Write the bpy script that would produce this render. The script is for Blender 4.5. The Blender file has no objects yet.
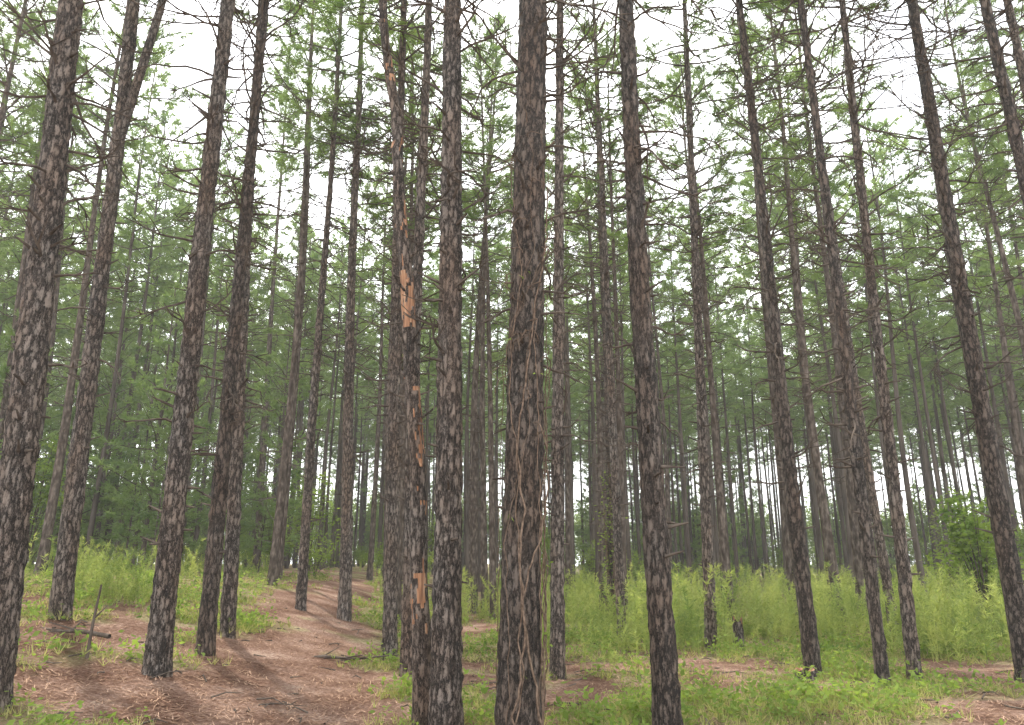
import bpy, math, random
import numpy as np
from mathutils import Vector, Matrix, noise as mn

random.seed(7)
scene = bpy.context.scene

# ------------------------------------------------------------------ terrain
def sstep(a, b, v):
    t = min(1.0, max(0.0, (v - a) / (b - a)))
    return t * t * (3 - 2 * t)

def gz(x, y):
    s = max(0.0, -x - 2.0)
    f = min(1.6, max(0.6, 0.45 + 0.05 * y))
    z = 0.14 * s ** 1.2 * f
    z = 1.35 * math.tanh(z / 1.35)
    d = math.hypot(x, y)
    fade = 1.0 - sstep(40, 90, d)
    z += fade * (0.10 * mn.noise(Vector((x * .25, y * .25, 0))) + 0.03 * mn.noise(Vector((x * 1.1, y * 1.1, 3))))
    return z

def path_x(y):
    return -1.9 - 0.22 * (y - 6)

def green(x, y):
    """vegetation cover 0..1 as laid out on the site"""
    g = 0.40 + 1.25 * mn.noise(Vector((x * .5, y * .5, 9))) + .8 * mn.noise(Vector((x * 1.5, y * 1.5, 5)))
    w = 1.2 + 0.03 * y + .9 * mn.noise(Vector((x * .9, y * .9, 31)))
    p = 1 - sstep(w * .3, w * 1.4, abs(x - path_x(y)))
    g += 0.22 * sstep(0, 4, x) + 0.33 * sstep(11, 15, y) - 0.1 * (1 - sstep(7, 10, y))
    g -= 0.45 * p * (1 - sstep(30, 45, y))
    return max(0.0, min(1.0, g))

# ------------------------------------------------------------------ materials
def new_mat(name):
    m = bpy.data.materials.new(name); m.use_nodes = True
    nt = m.node_tree; nt.nodes.clear()
    return m, nt, nt.nodes, nt.links

def ramp(nodes, stops):
    r = nodes.new('ShaderNodeValToRGB')
    e = r.color_ramp.elements
    while len(e) > 1: e.remove(e[-1])
    e[0].position = stops[0][0]; e[0].color = (*stops[0][1], 1)
    for p, c in stops[1:]:
        n = e.new(p); n.color = (*c, 1)
    return r

def bark_material(name, light, mid, dark, scale=20.0, red=(0.30, 0.25, 0.215)):
    m, nt, N, L = new_mat(name)
    out = N.new('ShaderNodeOutputMaterial')
    bs = N.new('ShaderNodeBsdfPrincipled'); bs.inputs['Roughness'].default_value = .75
    bs.inputs['Specular IOR Level'].default_value = .35
    tc = N.new('ShaderNodeTexCoord'); oi = N.new('ShaderNodeObjectInfo')
    mul = N.new('ShaderNodeVectorMath'); mul.operation = 'MULTIPLY'; mul.inputs[1].default_value = (1, 1, .32)
    L.new(tc.outputs['Object'], mul.inputs[0])
    off = N.new('ShaderNodeMath'); off.operation = 'MULTIPLY'; off.inputs[1].default_value = 37
    L.new(oi.outputs['Random'], off.inputs[0])
    add = N.new('ShaderNodeVectorMath'); add.operation = 'ADD'
    L.new(mul.outputs[0], add.inputs[0]); L.new(off.outputs[0], add.inputs[1])
    nz = N.new('ShaderNodeTexNoise'); nz.inputs['Scale'].default_value = 46; nz.inputs['Detail'].default_value = 5; nz.inputs['Roughness'].default_value = .8
    L.new(add.outputs[0], nz.inputs['Vector'])
    sc = N.new('ShaderNodeVectorMath'); sc.operation = 'SCALE'; sc.inputs['Scale'].default_value = .12
    L.new(nz.outputs['Color'], sc.inputs[0])
    ad2 = N.new('ShaderNodeVectorMath'); ad2.operation = 'ADD'
    L.new(add.outputs[0], ad2.inputs[0]); L.new(sc.outputs[0], ad2.inputs[1])
    vo = N.new('ShaderNodeTexVoronoi'); vo.feature = 'DISTANCE_TO_EDGE'; vo.inputs['Scale'].default_value = scale
    L.new(ad2.outputs[0], vo.inputs['Vector'])
    big = N.new('ShaderNodeTexNoise'); big.inputs['Scale'].default_value = 3.2; big.inputs['Detail'].default_value = 5
    L.new(add.outputs[0], big.inputs['Vector'])
    er = N.new('ShaderNodeMapRange'); er.inputs[1].default_value = 0; er.inputs[2].default_value = .26
    er.interpolation_type = 'SMOOTHSTEP'; L.new(vo.outputs['Distance'], er.inputs[0])
    hm = N.new('ShaderNodeMath'); hm.operation = 'MULTIPLY_ADD'; hm.inputs[1].default_value = .34
    L.new(er.outputs[0], hm.inputs[0]); L.new(nz.outputs['Fac'], hm.inputs[2])
    h2 = N.new('ShaderNodeMath'); h2.operation = 'MULTIPLY_ADD'; h2.inputs[1].default_value = .35
    L.new(big.outputs['Fac'], h2.inputs[0]); L.new(hm.outputs[0], h2.inputs[2])
    cr = ramp(N, [(.64, dark), (.84, mid), (1.0, light)]); L.new(h2.outputs[0], cr.inputs[0])
    rr = ramp(N, [(.35, (0, 0, 0)), (.7, (1, 1, 1))]); L.new(big.outputs['Color'], rr.inputs[0])
    redm = N.new('ShaderNodeMix'); redm.data_type = 'RGBA'; redm.blend_type = 'MULTIPLY'
    redm.inputs[7].default_value = (red[0] * 2.9, red[1] * 2.75, red[2] * 2.6, 1)
    L.new(rr.outputs[0], redm.inputs[0]); L.new(cr.outputs[0], redm.inputs[6])
    L.new(redm.outputs[2], bs.inputs['Base Color'])
    b = N.new('ShaderNodeBump'); b.inputs['Strength'].default_value = 1; b.inputs['Distance'].default_value = .04
    L.new(hm.outputs[0], b.inputs['Height']); L.new(b.outputs[0], bs.inputs['Normal'])
    L.new(bs.outputs[0], out.inputs[0])
    return m

def simple_bark(name, stops, sc=(9, 9, 2.5)):
    m, nt, N, L = new_mat(name)
    out = N.new('ShaderNodeOutputMaterial'); bs = N.new('ShaderNodeBsdfDiffuse')
    g = N.new('ShaderNodeNewGeometry'); mp = N.new('ShaderNodeVectorMath'); mp.operation = 'MULTIPLY'; mp.inputs[1].default_value = sc
    nz = N.new('ShaderNodeTexNoise'); nz.inputs['Scale'].default_value = 1; nz.inputs['Detail'].default_value = 3
    L.new(g.outputs['Position'], mp.inputs[0]); L.new(mp.outputs[0], nz.inputs['Vector'])
    r = ramp(N, stops); L.new(nz.outputs['Fac'], r.inputs[0]); L.new(r.outputs[0], bs.inputs[0]); L.new(bs.outputs[0], out.inputs[0])
    return m

def leaf_material(name, ca, cb, trans=.4, tcol=(1.6, 1.55, .9), nscale=.6, isl=.3):
    m, nt, N, L = new_mat(name)
    out = N.new('ShaderNodeOutputMaterial')
    g = N.new('ShaderNodeNewGeometry')
    nz = N.new('ShaderNodeTexNoise'); nz.inputs['Scale'].default_value = nscale; nz.inputs['Detail'].default_value = 1
    L.new(g.outputs['Position'], nz.inputs['Vector'])
    b = N.new('ShaderNodeMath'); b.operation = 'MULTIPLY_ADD'; b.inputs[1].default_value = isl
    L.new(g.outputs['Random Per Island'], b.inputs[0]); L.new(nz.outputs['Fac'], b.inputs[2])
    r = ramp(N, [(.35, ca), (.9, cb)]); L.new(b.outputs[0], r.inputs[0])
    bs = N.new('ShaderNodeBsdfDiffuse'); L.new(r.outputs[0], bs.inputs[0])
    tr = N.new('ShaderNodeBsdfTranslucent')
    tm = N.new('ShaderNodeMix'); tm.data_type = 'RGBA'; tm.blend_type = 'MULTIPLY'; tm.inputs[0].default_value = 1
    tm.inputs[7].default_value = (*tcol, 1)
    L.new(r.outputs[0], tm.inputs[6]); L.new(tm.outputs[2], tr.inputs[0])
    mx = N.new('ShaderNodeMixShader'); mx.inputs[0].default_value = trans
    L.new(bs.outputs[0], mx.inputs[1]); L.new(tr.outputs[0], mx.inputs[2])
    L.new(mx.outputs[0], out.inputs[0])
    return m

BARK = bark_material('pine_bark', (0.30, 0.262, 0.232), (0.122, 0.10, 0.085), (0.020, 0.016, 0.013), scale=17)
BARK_DARK = bark_material('pine_bark_dark', (0.20, 0.168, 0.145), (0.085, 0.068, 0.056), (0.015, 0.012, 0.0095), scale=15)
BARK_MID = simple_bark('pine_bark_brown', [(.3, (.035, .028, .023)), (.5, (.09, .072, .06)), (.7, (.20, .165, .142))], (14, 14, 5))
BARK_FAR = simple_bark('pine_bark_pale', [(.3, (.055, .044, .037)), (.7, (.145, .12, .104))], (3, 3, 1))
TWIG = simple_bark('dead_twig', [(.3, (.05, .039, .032)), (.7, (.14, .115, .095))])
VINE = simple_bark('vine_stem', [(.3, (.07, .048, .035)), (.7, (.22, .16, .12))], (25, 25, 25))
NEEDLE = leaf_material('pine_needles', (0.075, 0.13, 0.048), (0.19, 0.27, 0.095), trans=.5)
NEEDLE_FAR = leaf_material('pine_needles_far_hazed', (0.10, 0.165, 0.072), (0.22, 0.30, 0.13), trans=.5)  # distance haze put into the base colour: lighter than the near needles
WEED = leaf_material('weed_leaves', (0.14, 0.22, 0.065), (0.44, 0.48, 0.19), trans=.5, nscale=1.1)
GRASSM = leaf_material('grass_blades', (0.13, 0.18, 0.05), (0.48, 0.45, 0.22), trans=.4, nscale=2)
BROAD = leaf_material('broad_leaves', (0.09, 0.155, 0.038), (0.24, 0.32, 0.085), trans=.5)
LITTER = leaf_material('dry_needles', (0.16, 0.085, 0.055), (0.50, 0.34, 0.24), trans=.05, tcol=(1, 1, 1), nscale=3)

WOOD, nt, N, L = new_mat('stripped_wood')
o = N.new('ShaderNodeOutputMaterial'); b_ = N.new('ShaderNodeBsdfPrincipled'); b_.inputs['Roughness'].default_value = .7
tc = N.new('ShaderNodeTexCoord'); mp = N.new('ShaderNodeMapping'); mp.inputs['Scale'].default_value = (40, 40, 3)
nz = N.new('ShaderNodeTexNoise'); nz.inputs['Scale'].default_value = 1; nz.inputs['Detail'].default_value = 5
L.new(tc.outputs['Object'], mp.inputs[0]); L.new(mp.outputs[0], nz.inputs['Vector'])
r_ = ramp(N, [(.3, (.10, .05, .03)), (.52, (.30, .14, .065)), (.72, (.42, .28, .18))]); L.new(nz.outputs['Fac'], r_.inputs[0]); L.new(r_.outputs[0], b_.inputs['Base Color'])
bp = N.new('ShaderNodeBump'); bp.inputs['Distance'].default_value = .01; L.new(nz.outputs['Fac'], bp.inputs['Height']); L.new(bp.outputs[0], b_.inputs['Normal'])
L.new(b_.outputs[0], o.inputs[0])

GROUND, nt, N, L = new_mat('forest_floor')
o = N.new('ShaderNodeOutputMaterial'); b_ = N.new('ShaderNodeBsdfDiffuse')
g = N.new('ShaderNodeNewGeometry')
n1 = N.new('ShaderNodeTexNoise'); n1.inputs['Scale'].default_value = 1.3; n1.inputs['Detail'].default_value = 6; L.new(g.outputs['Position'], n1.inputs['Vector'])
n2 = N.new('ShaderNodeTexNoise'); n2.inputs['Scale'].default_value = 22; n2.inputs['Detail'].default_value = 7; n2.inputs['Roughness'].default_value = .8; L.new(g.outputs['Position'], n2.inputs['Vector'])
ad = N.new('ShaderNodeMath'); ad.operation = 'MULTIPLY_ADD'; ad.inputs[1].default_value = .6; L.new(n1.outputs['Fac'], ad.inputs[0]); L.new(n2.outputs['Fac'], ad.inputs[2])
brown = ramp(N, [(.55, (.045, .026, .019)), (.74, (.17, .098, .070)), (.88, (.30, .195, .15)), (1.0, (.48, .37, .30))]); L.new(ad.outputs[0], brown.inputs[0])
gr = ramp(N, [(.55, (.06, .065, .025)), (.8, (.18, .20, .08)), (1.0, (.40, .38, .19))]); L.new(ad.outputs[0], gr.inputs[0])
at = N.new('ShaderNodeAttribute'); at.attribute_name = 'cover'
ma = N.new('ShaderNodeMath'); ma.operation = 'MULTIPLY_ADD'; ma.inputs[1].default_value = .9; L.new(n1.outputs['Fac'], ma.inputs[0]); L.new(at.outputs['Fac'], ma.inputs[2])
mr = ramp(N, [(.72, (0, 0, 0)), (1.0, (.55, .55, .55))]); L.new(ma.outputs[0], mr.inputs[0])
mx = N.new('ShaderNodeMix'); mx.data_type = 'RGBA'; L.new(mr.outputs[0], mx.inputs[0]); L.new(brown.outputs[0], mx.inputs[6]); L.new(gr.outputs[0], mx.inputs[7])
L.new(mx.outputs[2], b_.inputs[0])
bp = N.new('ShaderNodeBump'); bp.inputs['Distance'].default_value = .05; bp.inputs['Strength'].default_value = 1; L.new(n2.outputs['Fac'], bp.inputs['Height']); L.new(bp.outputs[0], b_.inputs['Normal'])
L.new(b_.outputs[0], o.inputs[0])

# ------------------------------------------------------------------ geometry accumulator
class Geo:
    def __init__(s): s.v = []; s.f = []; s.m = []; s.n = 0
    def add(s, verts, faces, mat):
        verts = np.asarray(verts, dtype=float); faces = np.asarray(faces, dtype=int)
        s.v.append(verts); s.f.append((faces + s.n)); s.m.append(np.full(len(faces), mat)); s.n += len(verts)
    def mesh(s, name, mats, smooth=(0,)):
        V = np.concatenate(s.v)
        loops = np.concatenate([f.ravel() for f in s.f]); sizes = np.concatenate([np.full(len(f), f.shape[1]) for f in s.f])
        mi = np.concatenate(s.m)
        me = bpy.data.meshes.new(name)
        me.vertices.add(len(V)); me.vertices.foreach_set('co', V.ravel())
        me.loops.add(len(loops)); me.loops.foreach_set('vertex_index', loops.astype(np.int32))
        me.polygons.add(len(sizes))
        st = np.concatenate([[0], np.cumsum(sizes)[:-1]])
        me.polygons.foreach_set('loop_start', st.astype(np.int32))
        me.polygons.foreach_set('loop_total', sizes.astype(np.int32))
        me.polygons.foreach_set('material_index', mi.astype(np.int32))
        me.polygons.foreach_set('use_smooth', np.isin(mi, smooth))
        for m in mats: me.materials.append(m)
        me.update(calc_edges=True)
        return me
    def compact(s):
        V = np.concatenate(s.v); out = []
        for k in (3, 4):
            fs = [f for f in s.f if f.shape[1] == k]
            if fs: out.append((np.concatenate(fs), np.concatenate([m for f, m in zip(s.f, s.m) if f.shape[1] == k])))
        return V, out

def bake(protos, items):
    """items: list of (proto index, x, y, z, rotz, scale, scale_z) -> one Geo"""
    G = Geo(); comp = [p.compact() for p in protos]
    for k, (V, fl) in enumerate(comp):
        it = np.array([i[1:] for i in items if i[0] == k], float)
        if not len(it): continue
        c, s_ = np.cos(it[:, 3]), np.sin(it[:, 3]); n = len(it); nv = len(V)
        X = (c[:, None] * V[None, :, 0] - s_[:, None] * V[None, :, 1]) * it[:, 4, None] + it[:, 0, None]
        Y = (s_[:, None] * V[None, :, 0] + c[:, None] * V[None, :, 1]) * it[:, 4, None] + it[:, 1, None]
        Z = V[None, :, 2] * it[:, 5, None] + it[:, 2, None]
        W = np.stack([X, Y, Z], -1).reshape(-1, 3); base = G.n
        G.v.append(W)
        for F, M in fl:
            G.f.append((F[None] + (np.arange(n) * nv)[:, None, None] + base).reshape(-1, F.shape[1])); G.m.append(np.tile(M, n))
        G.n += len(W)
    return G

def obj(name, me, parent=None, loc=(0, 0, 0), rot=(0, 0, 0), scale=None):
    ob = bpy.data.objects.new(name, me); scene.collection.objects.link(ob)
    ob.location = loc; ob.rotation_euler = rot
    if scale is not None: ob.scale = (scale, scale, scale) if not hasattr(scale, '__len__') else scale
    if parent: ob.parent = parent
    return ob

def tube(geo, pts, radii, sides, mat, noisef=None):
    pts = np.asarray(pts, float); n = len(pts)
    tang = np.gradient(pts, axis=0); tang /= np.linalg.norm(tang, axis=1)[:, None] + 1e-9
    ref = np.array([1.0, 0, 0]) if abs(tang[0][0]) < .8 else np.array([0, 1.0, 0])
    ang = np.arange(sides) / sides * 2 * math.pi
    A = np.cross(tang, ref); A /= np.linalg.norm(A, axis=1)[:, None] + 1e-9; B = np.cross(tang, A)
    if noisef is None: R = np.repeat(np.asarray(radii, float)[:, None], sides, 1)
    else: R = np.stack([radii[i] * noisef(i, ang, pts[i], radii[i]) for i in range(n)])
    V = (pts[:, None] + (np.cos(ang) * R)[..., None] * A[:, None] + (np.sin(ang) * R)[..., None] * B[:, None]).reshape(-1, 3)
    i0 = np.arange(n - 1)[:, None] * sides; j = np.arange(sides)[None, :]; j2 = (j + 1) % sides
    F = np.stack([i0 + j, i0 + j2, i0 + sides + j2, i0 + sides + j], -1).reshape(-1, 4)
    geo.add(V, F, mat)

def needles(geo, P, D, rng, per, ln, wd, spread, mat, back=.12):
    P = np.repeat(np.asarray(P), per, 0); D = np.repeat(np.asarray(D), per, 0)
    n = len(P)
    d = D + rng.normal(0, spread, (n, 3)); d /= np.linalg.norm(d, axis=1)[:, None]
    base = P - D * (rng.random((n, 1)) * back)
    l = ln * (0.7 + .6 * rng.random((n, 1)))
    pr = np.cross(d, rng.normal(0, 1, (n, 3))); pr /= np.linalg.norm(pr, axis=1)[:, None]
    tip = base + d * l + np.array([0, 0, -1]) * l * .12
    V = np.stack([base - pr * wd / 2, base + pr * wd / 2, tip], 1).reshape(-1, 3)
    geo.add(V, np.arange(n * 3).reshape(-1, 3), mat)

def unit(v): return v / (np.linalg.norm(v) + 1e-9)

def branch(geo, rng, base, az, el, l, wood, tufts, live=True, r0=.022, up=.25, lod=0):
    n = 6 if lod == 0 else 3
    d = np.array([math.cos(az) * math.cos(el), math.sin(az) * math.cos(el), math.sin(el)])
    pts = [np.array(base, float)]
    for i in range(n):
        d = unit(d + np.array([0, 0, up / n]) + rng.normal(0, .11 if live else .2, 3))
        pts.append(pts[-1] + d * l / n)
    tube(geo, pts, np.linspace(r0, .006, n + 1), 4 if lod == 0 else 3, wood)
    pts = np.array(pts)
    nt_ = int((7 if live else 4) * l / 1.6) + 2
    for k in range(nt_):
        t = rng.uniform(.25, 1.0)
        f = t * n; i = min(n - 1, int(f)); p = pts[i] + (pts[i + 1] - pts[i]) * (f - i)
        dd = unit(pts[i + 1] - pts[i])
        side = unit(np.cross(dd, [0, 0, 1])) * rng.choice([-1, 1])
        td = unit(dd * .8 + side * rng.uniform(.4, 1.0) + np.array([0, 0, rng.uniform(-.2, .5)]))
        tl = rng.uniform(.3, .75) * (1.15 - .5 * t) * min(1.2, l / 2 + .3)
        q = p + td * tl; mid = p + td * tl * .55 + rng.normal(0, .03, 3)
        if lod == 0: tube(geo, [p, mid, q], [.010, .007, .004], 3, wood)
        if live:
            tufts.append((q, td))
            if rng.random() < .5: tufts.append((mid, unit(td + rng.normal(0, .4, 3))))
    if live:
        tufts.append((pts[-1], unit(pts[-1] - pts[-2])))

def crown(geo, rng, z0, z1, lmax, wood, leaf, axis=None, per=21, wd=.021, lod=0, ln=.25, sparse=.24):
    axis = axis or (lambda z: (0.0, 0.0))
    tufts = []; z = z0
    while z < z1 - .2:
        t = (z - z0) / (z1 - z0)
        prof = (0.62 + .38 * min(1, t * 3.5)) * (1 - max(0, t - .25) / .75) ** .75 + .1
        k = int(rng.integers(3, 6)); a0 = rng.random() * 6.28
        for i in range(k):
            if rng.random() < sparse: continue
            L_ = lmax * prof * rng.uniform(.6, 1.15)
            x, y = axis(z)
            branch(geo, rng, (x, y, z + rng.uniform(-.12, .12)), a0 + i * 6.28 / k + rng.normal(0, .25),
                   math.radians(5 + 45 * t + rng.normal(0, 10)), L_, wood, tufts, r0=.012 + .01 * L_, lod=lod)
        z += rng.uniform(.55, .95)
    x, y = axis(z1); tufts.append((np.array([x, y, z1]), np.array([0, 0, 1.0])))
    P = np.array([t[0] for t in tufts]); D = np.array([t[1] for t in tufts])
    needles(geo, P, D, rng, per, ln, wd, .62, leaf, back=.16)

def dead_branches(geo, rng, z0, z1, n, wood, axis, rad, lmax=1.6, lod=0):
    for i in range(n):
        z = z0 + (z1 - z0) * rng.random() ** .8
        t = (z - z0) / (z1 - z0)
        x, y = axis(z); az = rng.random() * 6.28
        branch(geo, rng, (x + math.cos(az) * rad(z) * .8, y + math.sin(az) * rad(z) * .8, z), az, math.radians(rng.normal(4, 18)),
               (.5 + lmax * t) * rng.uniform(.25, 1.1), wood, [], live=False, r0=.019, up=rng.uniform(-.4, .3), lod=lod)

# ------------------------------------------------------------------ pine variants
def pine_geo(seed, lod, young=False):
    rng = np.random.default_rng(seed)
    G = Geo(); H = rng.uniform(18.5, 22.5); cb = rng.uniform(10.6, 13.2)
    if young: H = rng.uniform(8, 12); cb = rng.uniform(1.0, 2.5)
    a, b2, ph = rng.uniform(-.15, .15), rng.uniform(-.15, .15), rng.random() * 6
    ax = lambda z: (a * math.sin(z * .25 + ph) - a * math.sin(ph), b2 * math.sin(z * .3 + ph) - b2 * math.sin(ph))
    r0 = rng.uniform(.10, .15) * (.7 if young else 1)
    rad = lambda z: max(.02, r0 * (1 - .85 * (z / H)) + .05 * math.exp(-(z + .3) / .35))
    if lod == 0:
        zs = np.concatenate([[-.35, 0, .15, .4], np.arange(.9, H, .7), [H]])
        tube(G, [(*ax(z), z) for z in zs], [rad(z) for z in zs], 12, 0,
             lambda i, an, p, r: 1 + .05 * np.sin(an * 3 + i * 1.3) + rng.normal(0, .025, len(an)))
        dead_branches(G, rng, 3, cb + 1, 38, 2, ax, rad, 1.7)
        crown(G, rng, cb, H, rng.uniform(1.8, 2.3), 2, 1, ax, sparse=.24)
    else:
        zs = np.concatenate([[-.35, .2], np.arange(1.5, H, 2), [H]])
        tube(G, [(*ax(z), z) for z in zs], [rad(z) for z in zs], 7, 0)
        if not young: dead_branches(G, rng, 4, cb + 1, 10, 2, ax, rad, 1.7, lod=1)
        crown(G, rng, cb, H, rng.uniform(2.1, 2.6), 2, 1, ax, per=9, wd=.052, lod=1, ln=.30)
    return G
VARS = [pine_geo(100 + v, 0).mesh('pine_tree_mesh', [BARK_MID, NEEDLE, TWIG], smooth=(0,)) for v in range(6)]
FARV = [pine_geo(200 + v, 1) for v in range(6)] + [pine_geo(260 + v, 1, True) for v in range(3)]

CROWNS = []
for v in range(4):
    rng = np.random.default_rng(300 + v); G = Geo()
    crown(G, rng, 0, 9.5, rng.uniform(1.8, 2.2), 0, 1, None, per=24, wd=.015, sparse=.28)
    CROWNS.append(G.mesh('crown', [TWIG, NEEDLE], smooth=(0,)))

# ------------------------------------------------------------------ individual pines near the viewpoint
HERO_XY = []
def hero(x, y, r0, lean, H=21.5, cb=11.9, mat=BARK, taper=.8, leany=0.0, detail=1, seed=0, wob=.05, name='pine_tree', dead=64, crown_on=True):
    rng = np.random.default_rng(1000 + seed + int(x * 10) + int(y * 7))
    HERO_XY.append((x, y)); z0 = gz(x, y); G = Geo(); ph = rng.random() * 6
    w1, w2 = rng.uniform(-wob, wob), rng.uniform(-wob, wob)
    ax = lambda z: (lean * z + w1 * (math.sin(z * .45 + ph) - math.sin(ph)), leany * z + w2 * (math.sin(z * .4 + ph) - math.sin(ph)))
    rad = lambda z: max(.02, r0 * (1 - taper * z / H) + .28 * r0 * math.exp(-(max(z, -.3) + .3) / .3))
    step = .045 if detail == 2 else .11; sides = 52 if detail == 2 else 20
    zs = np.concatenate([np.arange(-.3, 11.5, step), np.arange(11.5, H, .5), [H]])
    so = rng.random() * 100
    def nf(i, an, p, r):
        out = np.empty(len(an)); z = p[2]
        for k, a in enumerate(an):
            cx, cy = math.cos(a) * r, math.sin(a) * r
            wz = mn.noise(Vector((cx * 24, cy * 24 + so, z * 7)))
            w3 = mn.noise(Vector((cx * 50 + so, cy * 50, z * 14)))
            q = Vector((cx * 15 + so + wz * .9, cy * 15 + wz * .9, z * 4.6 + wz * 1.3))
            d = mn.voronoi(q)[0]
            e = min(1, (d[1] - d[0]) * 1.8)
            out[k] = 1 + (.018 * (e - .5) + .016 * wz + .009 * w3) / max(r, .05) + .05 * mn.noise(Vector((cx * 4, cy * 4 + so, z * .9)))
            if z < .5: out[k] += .12 * (0.5 - z) * math.sin(a * 4 + so)
        return out
    tube(G, [(*ax(z), z) for z in zs], [rad(z) for z in zs], sides, 0, nf)
    dead_branches(G, rng, 2.6, cb + 1.5, dead, 1, ax, rad, 1.6)
    for i in range(38):
        z = rng.uniform(1.2, 10); a = rng.random() * 6.28; cx, cy = ax(z); R = rad(z)
        dd = np.array([math.cos(a), math.sin(a), rng.uniform(-.1, .5)]); p = np.array([cx, cy, z]) + dd * R * .8
        tube(G, [p, p + dd * rng.uniform(.06, .3)], [.020, .008], 6, 1)
    ob = obj(name, G.mesh('trunk', [mat, TWIG], smooth=(0,)), loc=(x, y, z0))
    if crown_on:
        bx, by = ax(cb); tx, ty = ax(H)
        d = Vector((tx - bx, ty - by, H - cb)); q = d.to_track_quat('Z', 'Y')
        c = obj('crown', CROWNS[int(rng.integers(4))], parent=ob, loc=(bx, by, cb))
        c.rotation_mode = 'QUATERNION'; c.rotation_quaternion = q @ Matrix.Rotation(rng.random() * 6.28, 4, 'Z').to_quaternion()
        c.scale = (1, 1, d.length / 9.5)
    return ob, ax, rad

D2 = 2
hero(-4.7, 7.3, .165, -.05, detail=D2, taper=.75, seed=1, wob=.03)
fk, fax, frad = hero(-6.63, 11.57, .15, -.028, H=8.3, cb=7.6, taper=.3, seed=2, crown_on=False, wob=.03, dead=10)
rng = np.random.default_rng(5); G = Geo()
bx, by = fax(8.0)
for (sx, hh, rr0) in ((-.04, 20.5, .08), (.11, 20, .085)):
    pts = []; rs = []
    for z in np.arange(7.7, hh, .4):
        k = z - 7.7; pts.append((bx + sx * (k * 1.3 if k < 3 else 3.9 + (k - 3) * .35), by, z)); rs.append(rr0 * (1 - .75 * k / (hh - 7.7)))
    tube(G, pts, rs, 16, 0)
    P = np.array(pts)
    axf = lambda z, P=P: (float(np.interp(z, P[:, 2], P[:, 0])), by)
    crown(G, rng, 12.2, hh - .3, 1.8, 1, 2, axf, per=22, wd=.016)
obj('forked_stem_and_crown', G.mesh('fork', [BARK, TWIG, NEEDLE]), parent=fk)

hero(-4.19, 9.48, .145, -.008, detail=D2, seed=3, wob=.04)
hero(-4.3, 11.2, .125, -.008, seed=4, mat=BARK_DARK)
hero(-4.55, 12.7, .12, -.04, seed=5)
hero(-4.8, 17.9, .12, 0, seed=6)
hero(-3.8, 17.9, .15, -.027, seed=7)
hero(-2.1, 13.7, .13, -.018, seed=8)
hero(-1.55, 11.95, .115, -.002, seed=9, wob=.03)
hero(-.64, 7.9, .155, -.013, detail=D2, taper=.85, seed=10, wob=.02)
main, max_, mrad = hero(.056, 7.68, .205, .024, detail=D2, mat=BARK_DARK, taper=.5, seed=11, wob=.015, dead=60)
hero(.64, 11.4, .11, .02, seed=12)
hero(1.5, 7.88, .135, -.007, detail=D2, seed=13, wob=.03, taper=.85, mat=BARK_DARK)
hero(3.8, 15.2, .12, .024, seed=14)
hero(4.48, 11.95, .125, -.017, seed=15, mat=BARK_DARK, taper=.9, dead=90)
hero(4.87, 10.6, .09, 0, seed=16, mat=BARK_DARK)
hero(5.7, 11.4, .095, .023, seed=17)
hero(7.3, 11.4, .15, -.006, seed=18, mat=BARK_DARK, dead=90)
hero(7.7, 10.0, .12, -.02, seed=19, mat=BARK_DARK)
hero(8.9, 11.2, .11, -.01, seed=20)
hero(2.3, 16.6, .10, -.01, seed=21)
hero(8.2, 17.0, .11, -.03, seed=23)
hero(-8.9, 11.0, .14, -.03, seed=24)

# ------------------------------------------------------------------ dead snag with stripped wood
rng = np.random.default_rng(42)
sx, sy = -.9, 8.2
kn = np.array([(0, 0, -.3), (0, 0, 0), (-.08, 0, 1.7), (-.20, 0, 3.4), (-.33, .02, 4.7), (-.45, 0, 5.9), (-.57, .03, 7.1), (-.76, 0, 8.4), (-.86, 0, 9.3)])
zz = np.arange(-.3, 9.3, .05)
pts = np.stack([np.interp(zz, kn[:, 2], kn[:, 0]) + .012 * np.sin(zz * 3), np.interp(zz, kn[:, 2], kn[:, 1]), zz], 1)
rs = np.interp(zz, [-.3, 0, 1, 5, 9.3], [.13, .11, .095, .075, .045])
Gs = Geo()
tube(Gs, pts, rs, 32, 0, lambda i, an, p, r: np.array([1 + .12 * mn.noise(Vector((math.cos(a) * 2, math.sin(a) * 2, p[2] * 2.5))) + .1 * mn.noise(Vector((math.cos(a) * 7, math.sin(a) * 7, p[2] * 7))) for a in an]))
fc = Gs.f[0]; V = Gs.v[0]; cen = V[fc].mean(1)
mi = np.zeros(len(fc), int)
for k, c in enumerate(cen):
    f = .6 * mn.noise(Vector((c[0] * 6, c[1] * 6, c[2] * 1.5 + 4))) + .55 * mn.noise(Vector((c[0] * 25, c[1] * 25, c[2] * 7)))
    thr = .34 - (.42 if 4.2 < c[2] < 4.9 else 0) - (.2 if 2.9 < c[2] < 3.5 or 1.2 < c[2] < 1.5 or 6.4 < c[2] < 7 or 2.1 < c[2] < 2.4 else 0)
    if f > thr and c[2] > .5: mi[k] = 1
Gs.m[0] = mi
for i in range(26):
    z = rng.uniform(3, 8.8); k = int((z + .3) / .05); p = pts[k]; a = rng.random() * 6.28; l = rng.uniform(.1, .4)
    d = np.array([math.cos(a), math.sin(a), rng.uniform(-.4, 1.0)])
    tube(Gs, [p + d * rs[k] * .7, p + d * (rs[k] + l * .5), p + d * (rs[k] + l) + rng.normal(0, .03, 3)], [.018, .011, .004], 5, 0)
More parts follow.
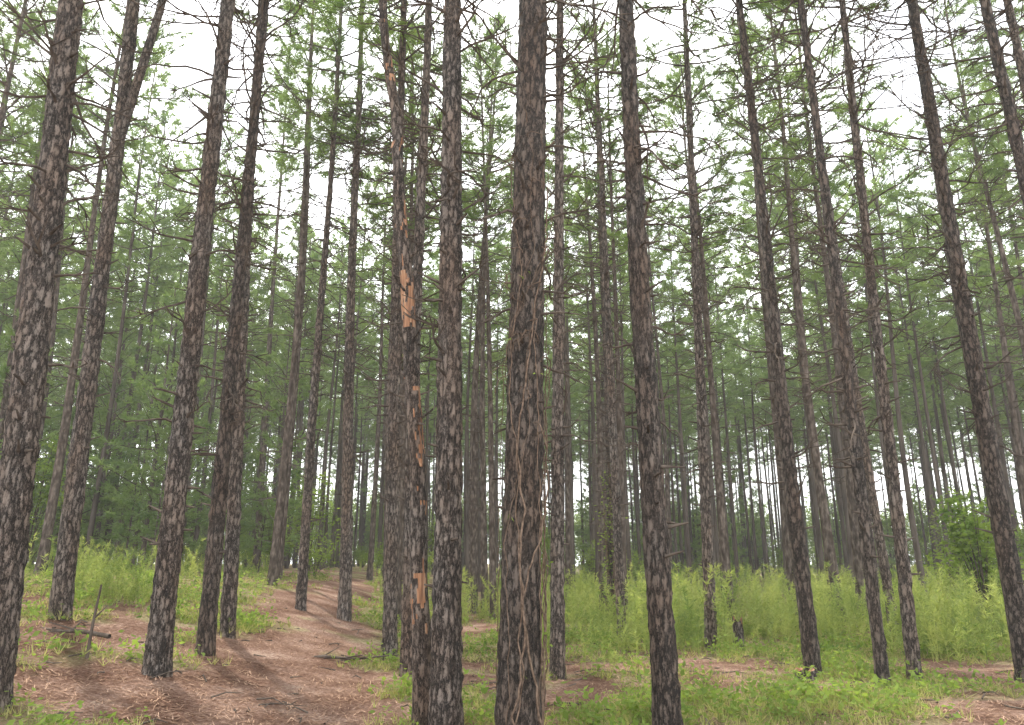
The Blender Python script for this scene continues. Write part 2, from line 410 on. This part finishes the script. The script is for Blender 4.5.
for i in range(14):
    z = rng.uniform(2, 8); k = int((z + .3) / .05); p = pts[k]; a = rng.random() * 6.28; o2 = np.array([math.cos(a), math.sin(a), 0])
    q = p + o2 * rs[k]; sd = np.array([-o2[1], o2[0], 0]) * .025; h = rng.uniform(.15, .4)
    Gs.add([q - sd, q + sd, q + sd * .6 + o2 * .04 - [0, 0, h * .5], q - sd * .6 + o2 * .04 - [0, 0, h * .5]], [(0, 1, 2, 3)], int(rng.random() < .4))
obj('dead_pine_snag', Gs.mesh('dead_pine_snag', [BARK, WOOD], smooth=(0, 1)), loc=(sx, sy, gz(sx, sy)))
HERO_XY.append((sx, sy))

# ------------------------------------------------------------------ vines on the centre trunk
def leaf_quads(G, P, rng, per, size, mat, spread):
    P = np.repeat(np.asarray(P, float), per, 0); n = len(P)
    c = P + rng.normal(0, spread, (n, 3))
    u = rng.normal(0, 1, (n, 3)); u[:, 2] *= .5; u /= np.linalg.norm(u, axis=1)[:, None]
    w = np.cross(u, rng.normal(0, .5, (n, 3)) + [0, 0, 1]); w /= np.linalg.norm(w, axis=1)[:, None]
    s = size * (.6 + .8 * rng.random((n, 1)))
    V = np.stack([c - u * s * .5, c + w * s * .3, c + u * s * .6, c - w * s * .3], 1).reshape(-1, 3)
    G.add(V, np.arange(n * 4).reshape(-1, 4), mat)

def vine_on(x, y, ax, rad, z1, n, seed, name='climbing_vine', leaves=0, th=.009, lf=(6, .09, .12)):
    rng = np.random.default_rng(seed); G = Geo(); z0 = gz(x, y); P = []
    for k in range(n):
        a = rng.uniform(2.6, 6.8); zt = rng.uniform(.5, 1) * z1; pts = []; drift = rng.normal(0, .25)
        thk = th * rng.uniform(.4, 1.3); off = 0
        for z in np.arange(0, zt, .08):
            a += rng.normal(0, .06) + drift * .06; drift = .96 * drift + rng.normal(0, .22)
            off = max(0, .92 * off + rng.normal(0, .010))
            R = rad(z) + thk + .018 + off
            cx, cy = ax(z); pts.append((cx + math.cos(a) * R, cy + math.sin(a) * R, z))
            if leaves and rng.random() < leaves: P.append((cx + math.cos(a) * (R + .03), cy + math.sin(a) * (R + .03), z))
        tube(G, pts, np.linspace(thk, thk * .6, len(pts)), 5, 0)
    for k in range(n * 4):
        z = rng.uniform(.4, .98) * z1; a = rng.uniform(2.8, 6.6); cx, cy = ax(z); R = rad(z)
        d = np.array([math.cos(a), math.sin(a), .4]); p = np.array([cx, cy, z]) + d * R; pts = [p]
        for j in range(10): d = unit(d + rng.normal(0, .5, 3) + [0, 0, -.25]); pts.append(pts[-1] + d * .05)
        tube(G, pts, np.linspace(.007, .002, 11), 4, 0)
    if P: leaf_quads(G, P, rng, lf[0], lf[1], 1, lf[2])
    obj(name, G.mesh('vine', [VINE, BROAD]), loc=(x, y, z0))
vine_on(.056, 7.68, max_, mrad, 6.6, 10, 77, th=.011, leaves=.03, lf=(2, .05, .03))

# ------------------------------------------------------------------ plantation
rng = np.random.default_rng(2024)
far_items = []; cnt = 0
th = math.radians(9)
for i in range(-40, 41):
    for j in range(-8, 42):
        u = i * 2.9 + rng.normal(0, .45); w = j * 2.7 + rng.normal(0, .6)
        x = u * math.cos(th) - w * math.sin(th); y = u * math.sin(th) + w * math.cos(th)
        keep = rng.random(); d = math.hypot(x, y)
        s = rng.uniform(.88, 1.1); sz = s * rng.uniform(.93, 1.05); vi = int(rng.integers(6)); ro = rng.random() * 6.28; t1, t2 = rng.normal(0, .02, 2)
        if d > 95 or d < 4.5: continue
        inview = y > 0 and abs(x) < y * .75 + 1.5
        if inview and y < 18.5: continue
        if y < -6 or (y < 30 and abs(x) > 24): continue
        if abs(x) > y * .8 + 12: continue
        if y < 18.5 and keep < .8: continue
        if y < 0 and keep < .85: continue
        if keep < (.42 if d < 38 else .24): continue
        if abs(x - path_x(y)) < 1.1 and y < 35: continue
        if any((x - a) ** 2 + (y - b) ** 2 < 2.2 for a, b in HERO_XY): continue
        cnt += 1
        if d < 34: obj('pine_tree', VARS[vi], loc=(x, y, gz(x, y)), rot=(t1, t2, ro), scale=(s, s, sz))
        else: far_items.append((vi, x, y, gz(x, y), ro, s, sz))
rng = np.random.default_rng(555)
for k in range(190):
    a = math.radians(rng.uniform(-44, 44)); d = rng.uniform(62, 112); x, y = math.sin(a) * d, math.cos(a) * d
    s = rng.uniform(.6, 1.1)
    if k < 50: a = math.radians(rng.uniform(-40, -17)); d = rng.uniform(26, 60); x, y = math.sin(a) * d, math.cos(a) * d; s *= rng.uniform(.5, 1.0)
    far_items.append((6 + int(rng.integers(3)), x, y, gz(x, y), rng.random() * 6, s, s))
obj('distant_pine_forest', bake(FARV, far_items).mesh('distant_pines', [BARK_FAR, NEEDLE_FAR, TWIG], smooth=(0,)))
print('pines', cnt, len(far_items))
_, vax, vrad = hero(2.75, 21.5, .11, 0, seed=33, wob=.05, mat=BARK_DARK)
vine_on(2.75, 21.5, vax, vrad, 4.5, 9, 78, leaves=.35, th=.02)

# ------------------------------------------------------------------ shrubs
def shrub_geo(seed, h, w, n, leaf, per=12):
    rng = np.random.default_rng(seed); G = Geo(); tips = []
    for k in range(n):
        a = rng.random() * 6.28; rr = w * rng.uniform(.2, 1); hh = h * rng.uniform(.35, 1)
        p = [np.array([0, 0, 0.0]), np.array([math.cos(a) * rr * .3, math.sin(a) * rr * .3, hh * .5]), np.array([math.cos(a) * rr, math.sin(a) * rr, hh])]
        tube(G, p, [.018, .012, .004], 4, 0)
        for j in range(7):
            t = rng.uniform(.4, 1); tips.append(p[1] + (p[2] - p[1]) * t + rng.normal(0, .12 * w, 3))
    leaf_quads(G, tips, rng, per, leaf, 1, .13)
    return G
SH = [shrub_geo(1, 2.4, 1.0, 14, .10), shrub_geo(2, 1.4, .8, 12, .08), shrub_geo(3, 4.6, 1.5, 26, .14, 9)]
obj('vine_covered_shrub', shrub_geo(8, 3.6, 1.0, 34, .12).mesh('shrub', [TWIG, BROAD]), loc=(11.2, 18.6, gz(11.2, 18.6)))
rng = np.random.default_rng(9); items = []
for k in range(240):
    a = math.radians(rng.uniform(-42, 42)); d = rng.uniform(24, 92); x, y = math.sin(a) * d, math.cos(a) * d
    if d < 40 and rng.random() < .7: continue
    s = rng.uniform(.5, 1.0); items.append((int(rng.choice([0, 1, 2], p=[.4, .3, .3])), x, y, gz(x, y), rng.random() * 6, s, s))
for k in range(260):
    a = math.radians(rng.uniform(-46, 46)); d = rng.uniform(88, 112); x, y = math.sin(a) * d, math.cos(a) * d; s = rng.uniform(1.0, 2.1)
    items.append((2, x, y, gz(x, y), rng.random() * 6, s, s))
obj('understory_shrubs', bake(SH, items).mesh('shrubs', [TWIG, BROAD]))

# ------------------------------------------------------------------ tall feathery weeds
def weed_patch(seed, n=10, w=.75):
    rng = np.random.default_rng(seed); G = Geo(); P = []; D = []
    for k in range(n):
        x, y = rng.uniform(-w, w, 2); h = rng.uniform(.3, 1.45); lx, ly = rng.normal(0, .2, 2)
        zz = np.linspace(0, h, 5); pts = [(x + lx * (z / h) ** 2, y + ly * (z / h) ** 2, z - .03) for z in zz]
        tube(G, pts, np.linspace(.007, .002, 5), 3, 0)
        for j in range(int(h * 34)):
            t = rng.uniform(.1, 1); a = rng.random() * 6.28
            P.append((x + lx * t * t, y + ly * t * t, h * t)); D.append((math.cos(a) * .75, math.sin(a) * .75, .7))
    needles(G, P, D, rng, 3, .13, .015, .3, 0, back=0)
    return G
rng = np.random.default_rng(31); items = []
for k in range(3000):
    y = rng.uniform(9, 50); x = rng.uniform(-.8, .85) * y
    if x > 0: den = sstep(12.6, 16, y + 3.0 * mn.noise(Vector((x * .5, y * .3, 0)))) * (.5 + .5 * sstep(-1, 3, x))
    else:
        den = sstep(15, 22, y) * .4 * sstep(-6.5, -1, x)
        if x < -6.6 and y > 12.6: den = .4
    den *= max(0, .42 + 2.2 * mn.noise(Vector((x * .5, y * .5, 20)))) * 1.2
    if abs(x - path_x(y)) < 1.5 + .03 * y: den *= .04
    if rng.random() > den * (.5 if y > 27 else 1): continue
    s = rng.uniform(.5, 1.2) * (.7 if x < -5 else 1); items.append((int(rng.integers(6)), x, y, gz(x, y), rng.random() * 6, s, s))
print('weeds', len(items))
obj('tall_weeds', bake([weed_patch(s) for s in range(6)], items).mesh('weeds', [WEED], smooth=()))

# ------------------------------------------------------------------ low ground cover
def grass_patch(seed):
    rng = np.random.default_rng(seed); G = Geo(); P = []; D = []
    for k in range(14):
        x, y = rng.normal(0, .2, 2)
        P.append((x, y, -.01)); D.append((rng.normal(0, .3), rng.normal(0, .3), 1))
    needles(G, P, D, rng, 6, .15, .010, .4, 0, back=0)
    P = rng.normal(0, .18, (12, 3)); P[:, 2] = rng.uniform(.02, .18, 12)
    leaf_quads(G, P, rng, 4, .06, 1, .04)
    return G
rng = np.random.default_rng(13); items = []
for k in range(9500):
    y = 4.5 + 26 * rng.random() ** 1.3; x = rng.uniform(-.85, .85) * y
    if rng.random() > (green(x, y) - .36) * .9 + .012: continue
    s = rng.uniform(.35, 1.4) * (.75 if y < 8 else 1); items.append((int(rng.integers(6)), x, y, gz(x, y), rng.random() * 6, s, s))
print('grass', len(items))
obj('grass_ground_cover', bake([grass_patch(s) for s in range(6)], items).mesh('grass', [GRASSM, BROAD], smooth=()))

rng = np.random.default_rng(77); G = Geo(); n = 70000
y = 4 + 15 * rng.random(n) ** 1.2; x = rng.uniform(-.85, .85, n) * y
zc = np.array([gz(a, b) for a, b in zip(x, y)])
a = rng.random(n) * 6.28; l = rng.uniform(.07, .15, n); tz = rng.normal(0, .2, n)
c0 = np.stack([x, y, zc + .014], 1); d = np.stack([np.cos(a), np.sin(a), tz], 1) * l[:, None]; p = np.stack([-np.sin(a), np.cos(a), np.zeros(n)], 1) * .005
V = np.stack([c0 - d * .5 - p, c0 - d * .5 + p, c0 + d * .5], 1).reshape(-1, 3)
G.add(V, np.arange(n * 3).reshape(-1, 3), 0)
for k in range(450):
    yy = rng.uniform(4.5, 18); xx = rng.uniform(-.8, .8) * yy; zz_ = gz(xx, yy) + .014; aa = rng.random() * 6.28; ll = rng.uniform(.12, .2) + .6 * rng.random() ** 3
    p0 = np.array([xx, yy, zz_]); dd = np.array([math.cos(aa), math.sin(aa), rng.normal(0, .05)])
    tube(G, [p0, p0 + dd * ll * .5 + rng.normal(0, .025, 3), p0 + dd * ll], [.010, .008, .003], 4, 1)
obj('pine_needle_litter', G.mesh('litter', [LITTER, TWIG], smooth=()))

# ------------------------------------------------------------------ small things
G = Geo(); rng = np.random.default_rng(3)
tube(G, [(0, 0, -.1), (.02, 0, .4), (.05, .02, .85)], [.022, .018, .012], 8, 0)
tube(G, [(.02, 0, .45), (.15, .03, .6)], [.012, .005], 6, 0)
obj('dead_stick', G.mesh('stick', [TWIG]), loc=(-5.1, 9.6, gz(-5.1, 9.6)))
G = Geo()
tube(G, [(-.9, 0, .05), (-.4, .1, .1), (.1, .02, .07), (.8, .15, .12)], [.03, .027, .02, .008], 7, 0)
tube(G, [(-.1, .04, .08), (.3, -.3, .16), (.5, -.5, .1)], [.014, .01, .004], 6, 0)
tube(G, [(-.4, .1, .1), (-.2, .4, .22)], [.014, .005], 6, 0)
fb = G.mesh('branch', [TWIG])
obj('fallen_branch', fb, loc=(-2.6, 12.6, gz(-2.6, 12.6)))
obj('fallen_branch', fb, loc=(-5.9, 10.6, gz(-5.9, 10.6)), rot=(0, 0, 2.6))
def stump(x, y, r, h, seed):
    G = Geo(); rng = np.random.default_rng(seed); zs = np.linspace(-.1, h, 9)
    tube(G, [(0.02 * z, 0, z) for z in zs], [r * (1.35 - .4 * min(1, (z + .1) / .3)) for z in zs], 18, 0, lambda i, an, p, rr: 1 + .08 * np.sin(an * 5 + i) + rng.normal(0, .04, 18))
    top = G.v[0][-18:].copy(); top[:, 2] += rng.uniform(-.12, .3, 18) * h; c = np.array([[.02, 0, h * .8]])
    G.v[0][-18:] = top
    G.add(np.concatenate([top, c]), [(i, (i + 1) % 18, 18) for i in range(18)], 1)
    obj('broken_stump', G.mesh('stump', [BARK, WOOD], smooth=(0,)), loc=(x, y, gz(x, y)))
stump(4.35, 15.3, .10, .5, 1); stump(4.15, 11.4, .13, .14, 2)

# ------------------------------------------------------------------ ground sheet
nG = 260; t = np.linspace(-1, 1, nG)
gx = 14 * t + 480 * np.sign(t) * np.abs(t) ** 5; gy = 12 + 16 * t + 480 * np.sign(t) * np.abs(t) ** 5
X, Y = np.meshgrid(gx, gy); V = np.array([(a, b, gz(a, b)) for a, b in zip(X.ravel(), Y.ravel())])
i, j = np.meshgrid(np.arange(nG - 1), np.arange(nG - 1)); k = (j * nG + i).ravel()
G = Geo(); G.add(V, np.stack([k, k + 1, k + nG + 1, k + nG], 1), 0)
me = G.mesh('ground', [GROUND])
at = me.attributes.new('cover', 'FLOAT', 'POINT'); at.data.foreach_set('value', np.array([green(a, b) * .75 for a, b in V[:, :2]]))
obj('ground', me)

# ------------------------------------------------------------------ humid summer haze in the stand
HZ, nt, N, L = new_mat('humid_haze')
o = N.new('ShaderNodeOutputMaterial'); vs = N.new('ShaderNodeVolumeScatter')
vs.inputs['Density'].default_value = .0016; vs.inputs['Anisotropy'].default_value = .35; vs.inputs['Color'].default_value = (1, 1, 1, 1)
L.new(vs.outputs[0], o.inputs['Volume'])
bx0, bx1, by0, by1, bz0, bz1 = -150, 150, -60, 200, -8, 27
G = Geo(); G.add([(bx0, by0, bz0), (bx1, by0, bz0), (bx1, by1, bz0), (bx0, by1, bz0), (bx0, by0, bz1), (bx1, by0, bz1), (bx1, by1, bz1), (bx0, by1, bz1)],
                 [(0, 3, 2, 1), (4, 5, 6, 7), (0, 1, 5, 4), (1, 2, 6, 5), (2, 3, 7, 6), (3, 0, 4, 7)], 0)
obj('haze', G.mesh('haze', [HZ], smooth=()))

# ------------------------------------------------------------------ light
EL, AZ = math.radians(66), math.radians(-38)
Dv = Vector((math.sin(AZ) * math.cos(EL), math.cos(AZ) * math.cos(EL), math.sin(EL)))
sl = bpy.data.lights.new('sun', 'SUN'); sl.energy = 5; sl.angle = math.radians(.7); sl.color = (1, .95, .85)
so = bpy.data.objects.new('sun', sl); scene.collection.objects.link(so); so.rotation_mode = 'QUATERNION'; so.rotation_quaternion = Dv.to_track_quat('Z', 'Y')
w = bpy.data.worlds.new('World'); scene.world = w; w.use_nodes = True
N = w.node_tree.nodes; L = w.node_tree.links; N.clear()
o = N.new('ShaderNodeOutputWorld'); bg = N.new('ShaderNodeBackground'); bg.inputs[1].default_value = .15
sk = N.new('ShaderNodeTexSky'); sk.sky_type = 'NISHITA'; sk.sun_disc = False; sk.sun_elevation = EL; sk.sun_rotation = AZ
sk.dust_density = 4; sk.air_density = 1.2
tc = N.new('ShaderNodeTexCoord'); nz = N.new('ShaderNodeTexNoise'); nz.inputs['Scale'].default_value = 3; nz.inputs['Detail'].default_value = 5
L.new(tc.outputs['Generated'], nz.inputs['Vector'])
cr = ramp(N, [(.35, (.5, .5, .5)), (.6, (1, 1, 1))]); L.new(nz.outputs['Fac'], cr.inputs[0])
mx = N.new('ShaderNodeMix'); mx.data_type = 'RGBA'; mx.inputs[7].default_value = (26, 26.2, 26.4, 1)
L.new(cr.outputs[0], mx.inputs[0]); L.new(sk.outputs[0], mx.inputs[6]); L.new(mx.outputs[2], bg.inputs[0]); L.new(bg.outputs[0], o.inputs[0])

scene.view_settings.view_transform = 'Standard'; scene.view_settings.look = 'None'; scene.view_settings.exposure = 0

cam = bpy.data.cameras.new('camera'); cam.lens = 26.37; cam.sensor_width = 36; cam.clip_end = 1500; cam.clip_start = .05
co = bpy.data.objects.new('camera', cam); scene.collection.objects.link(co); co.location = (0, 0, 1.6); co.rotation_euler = (math.radians(105), 0, 0)
scene.camera = co
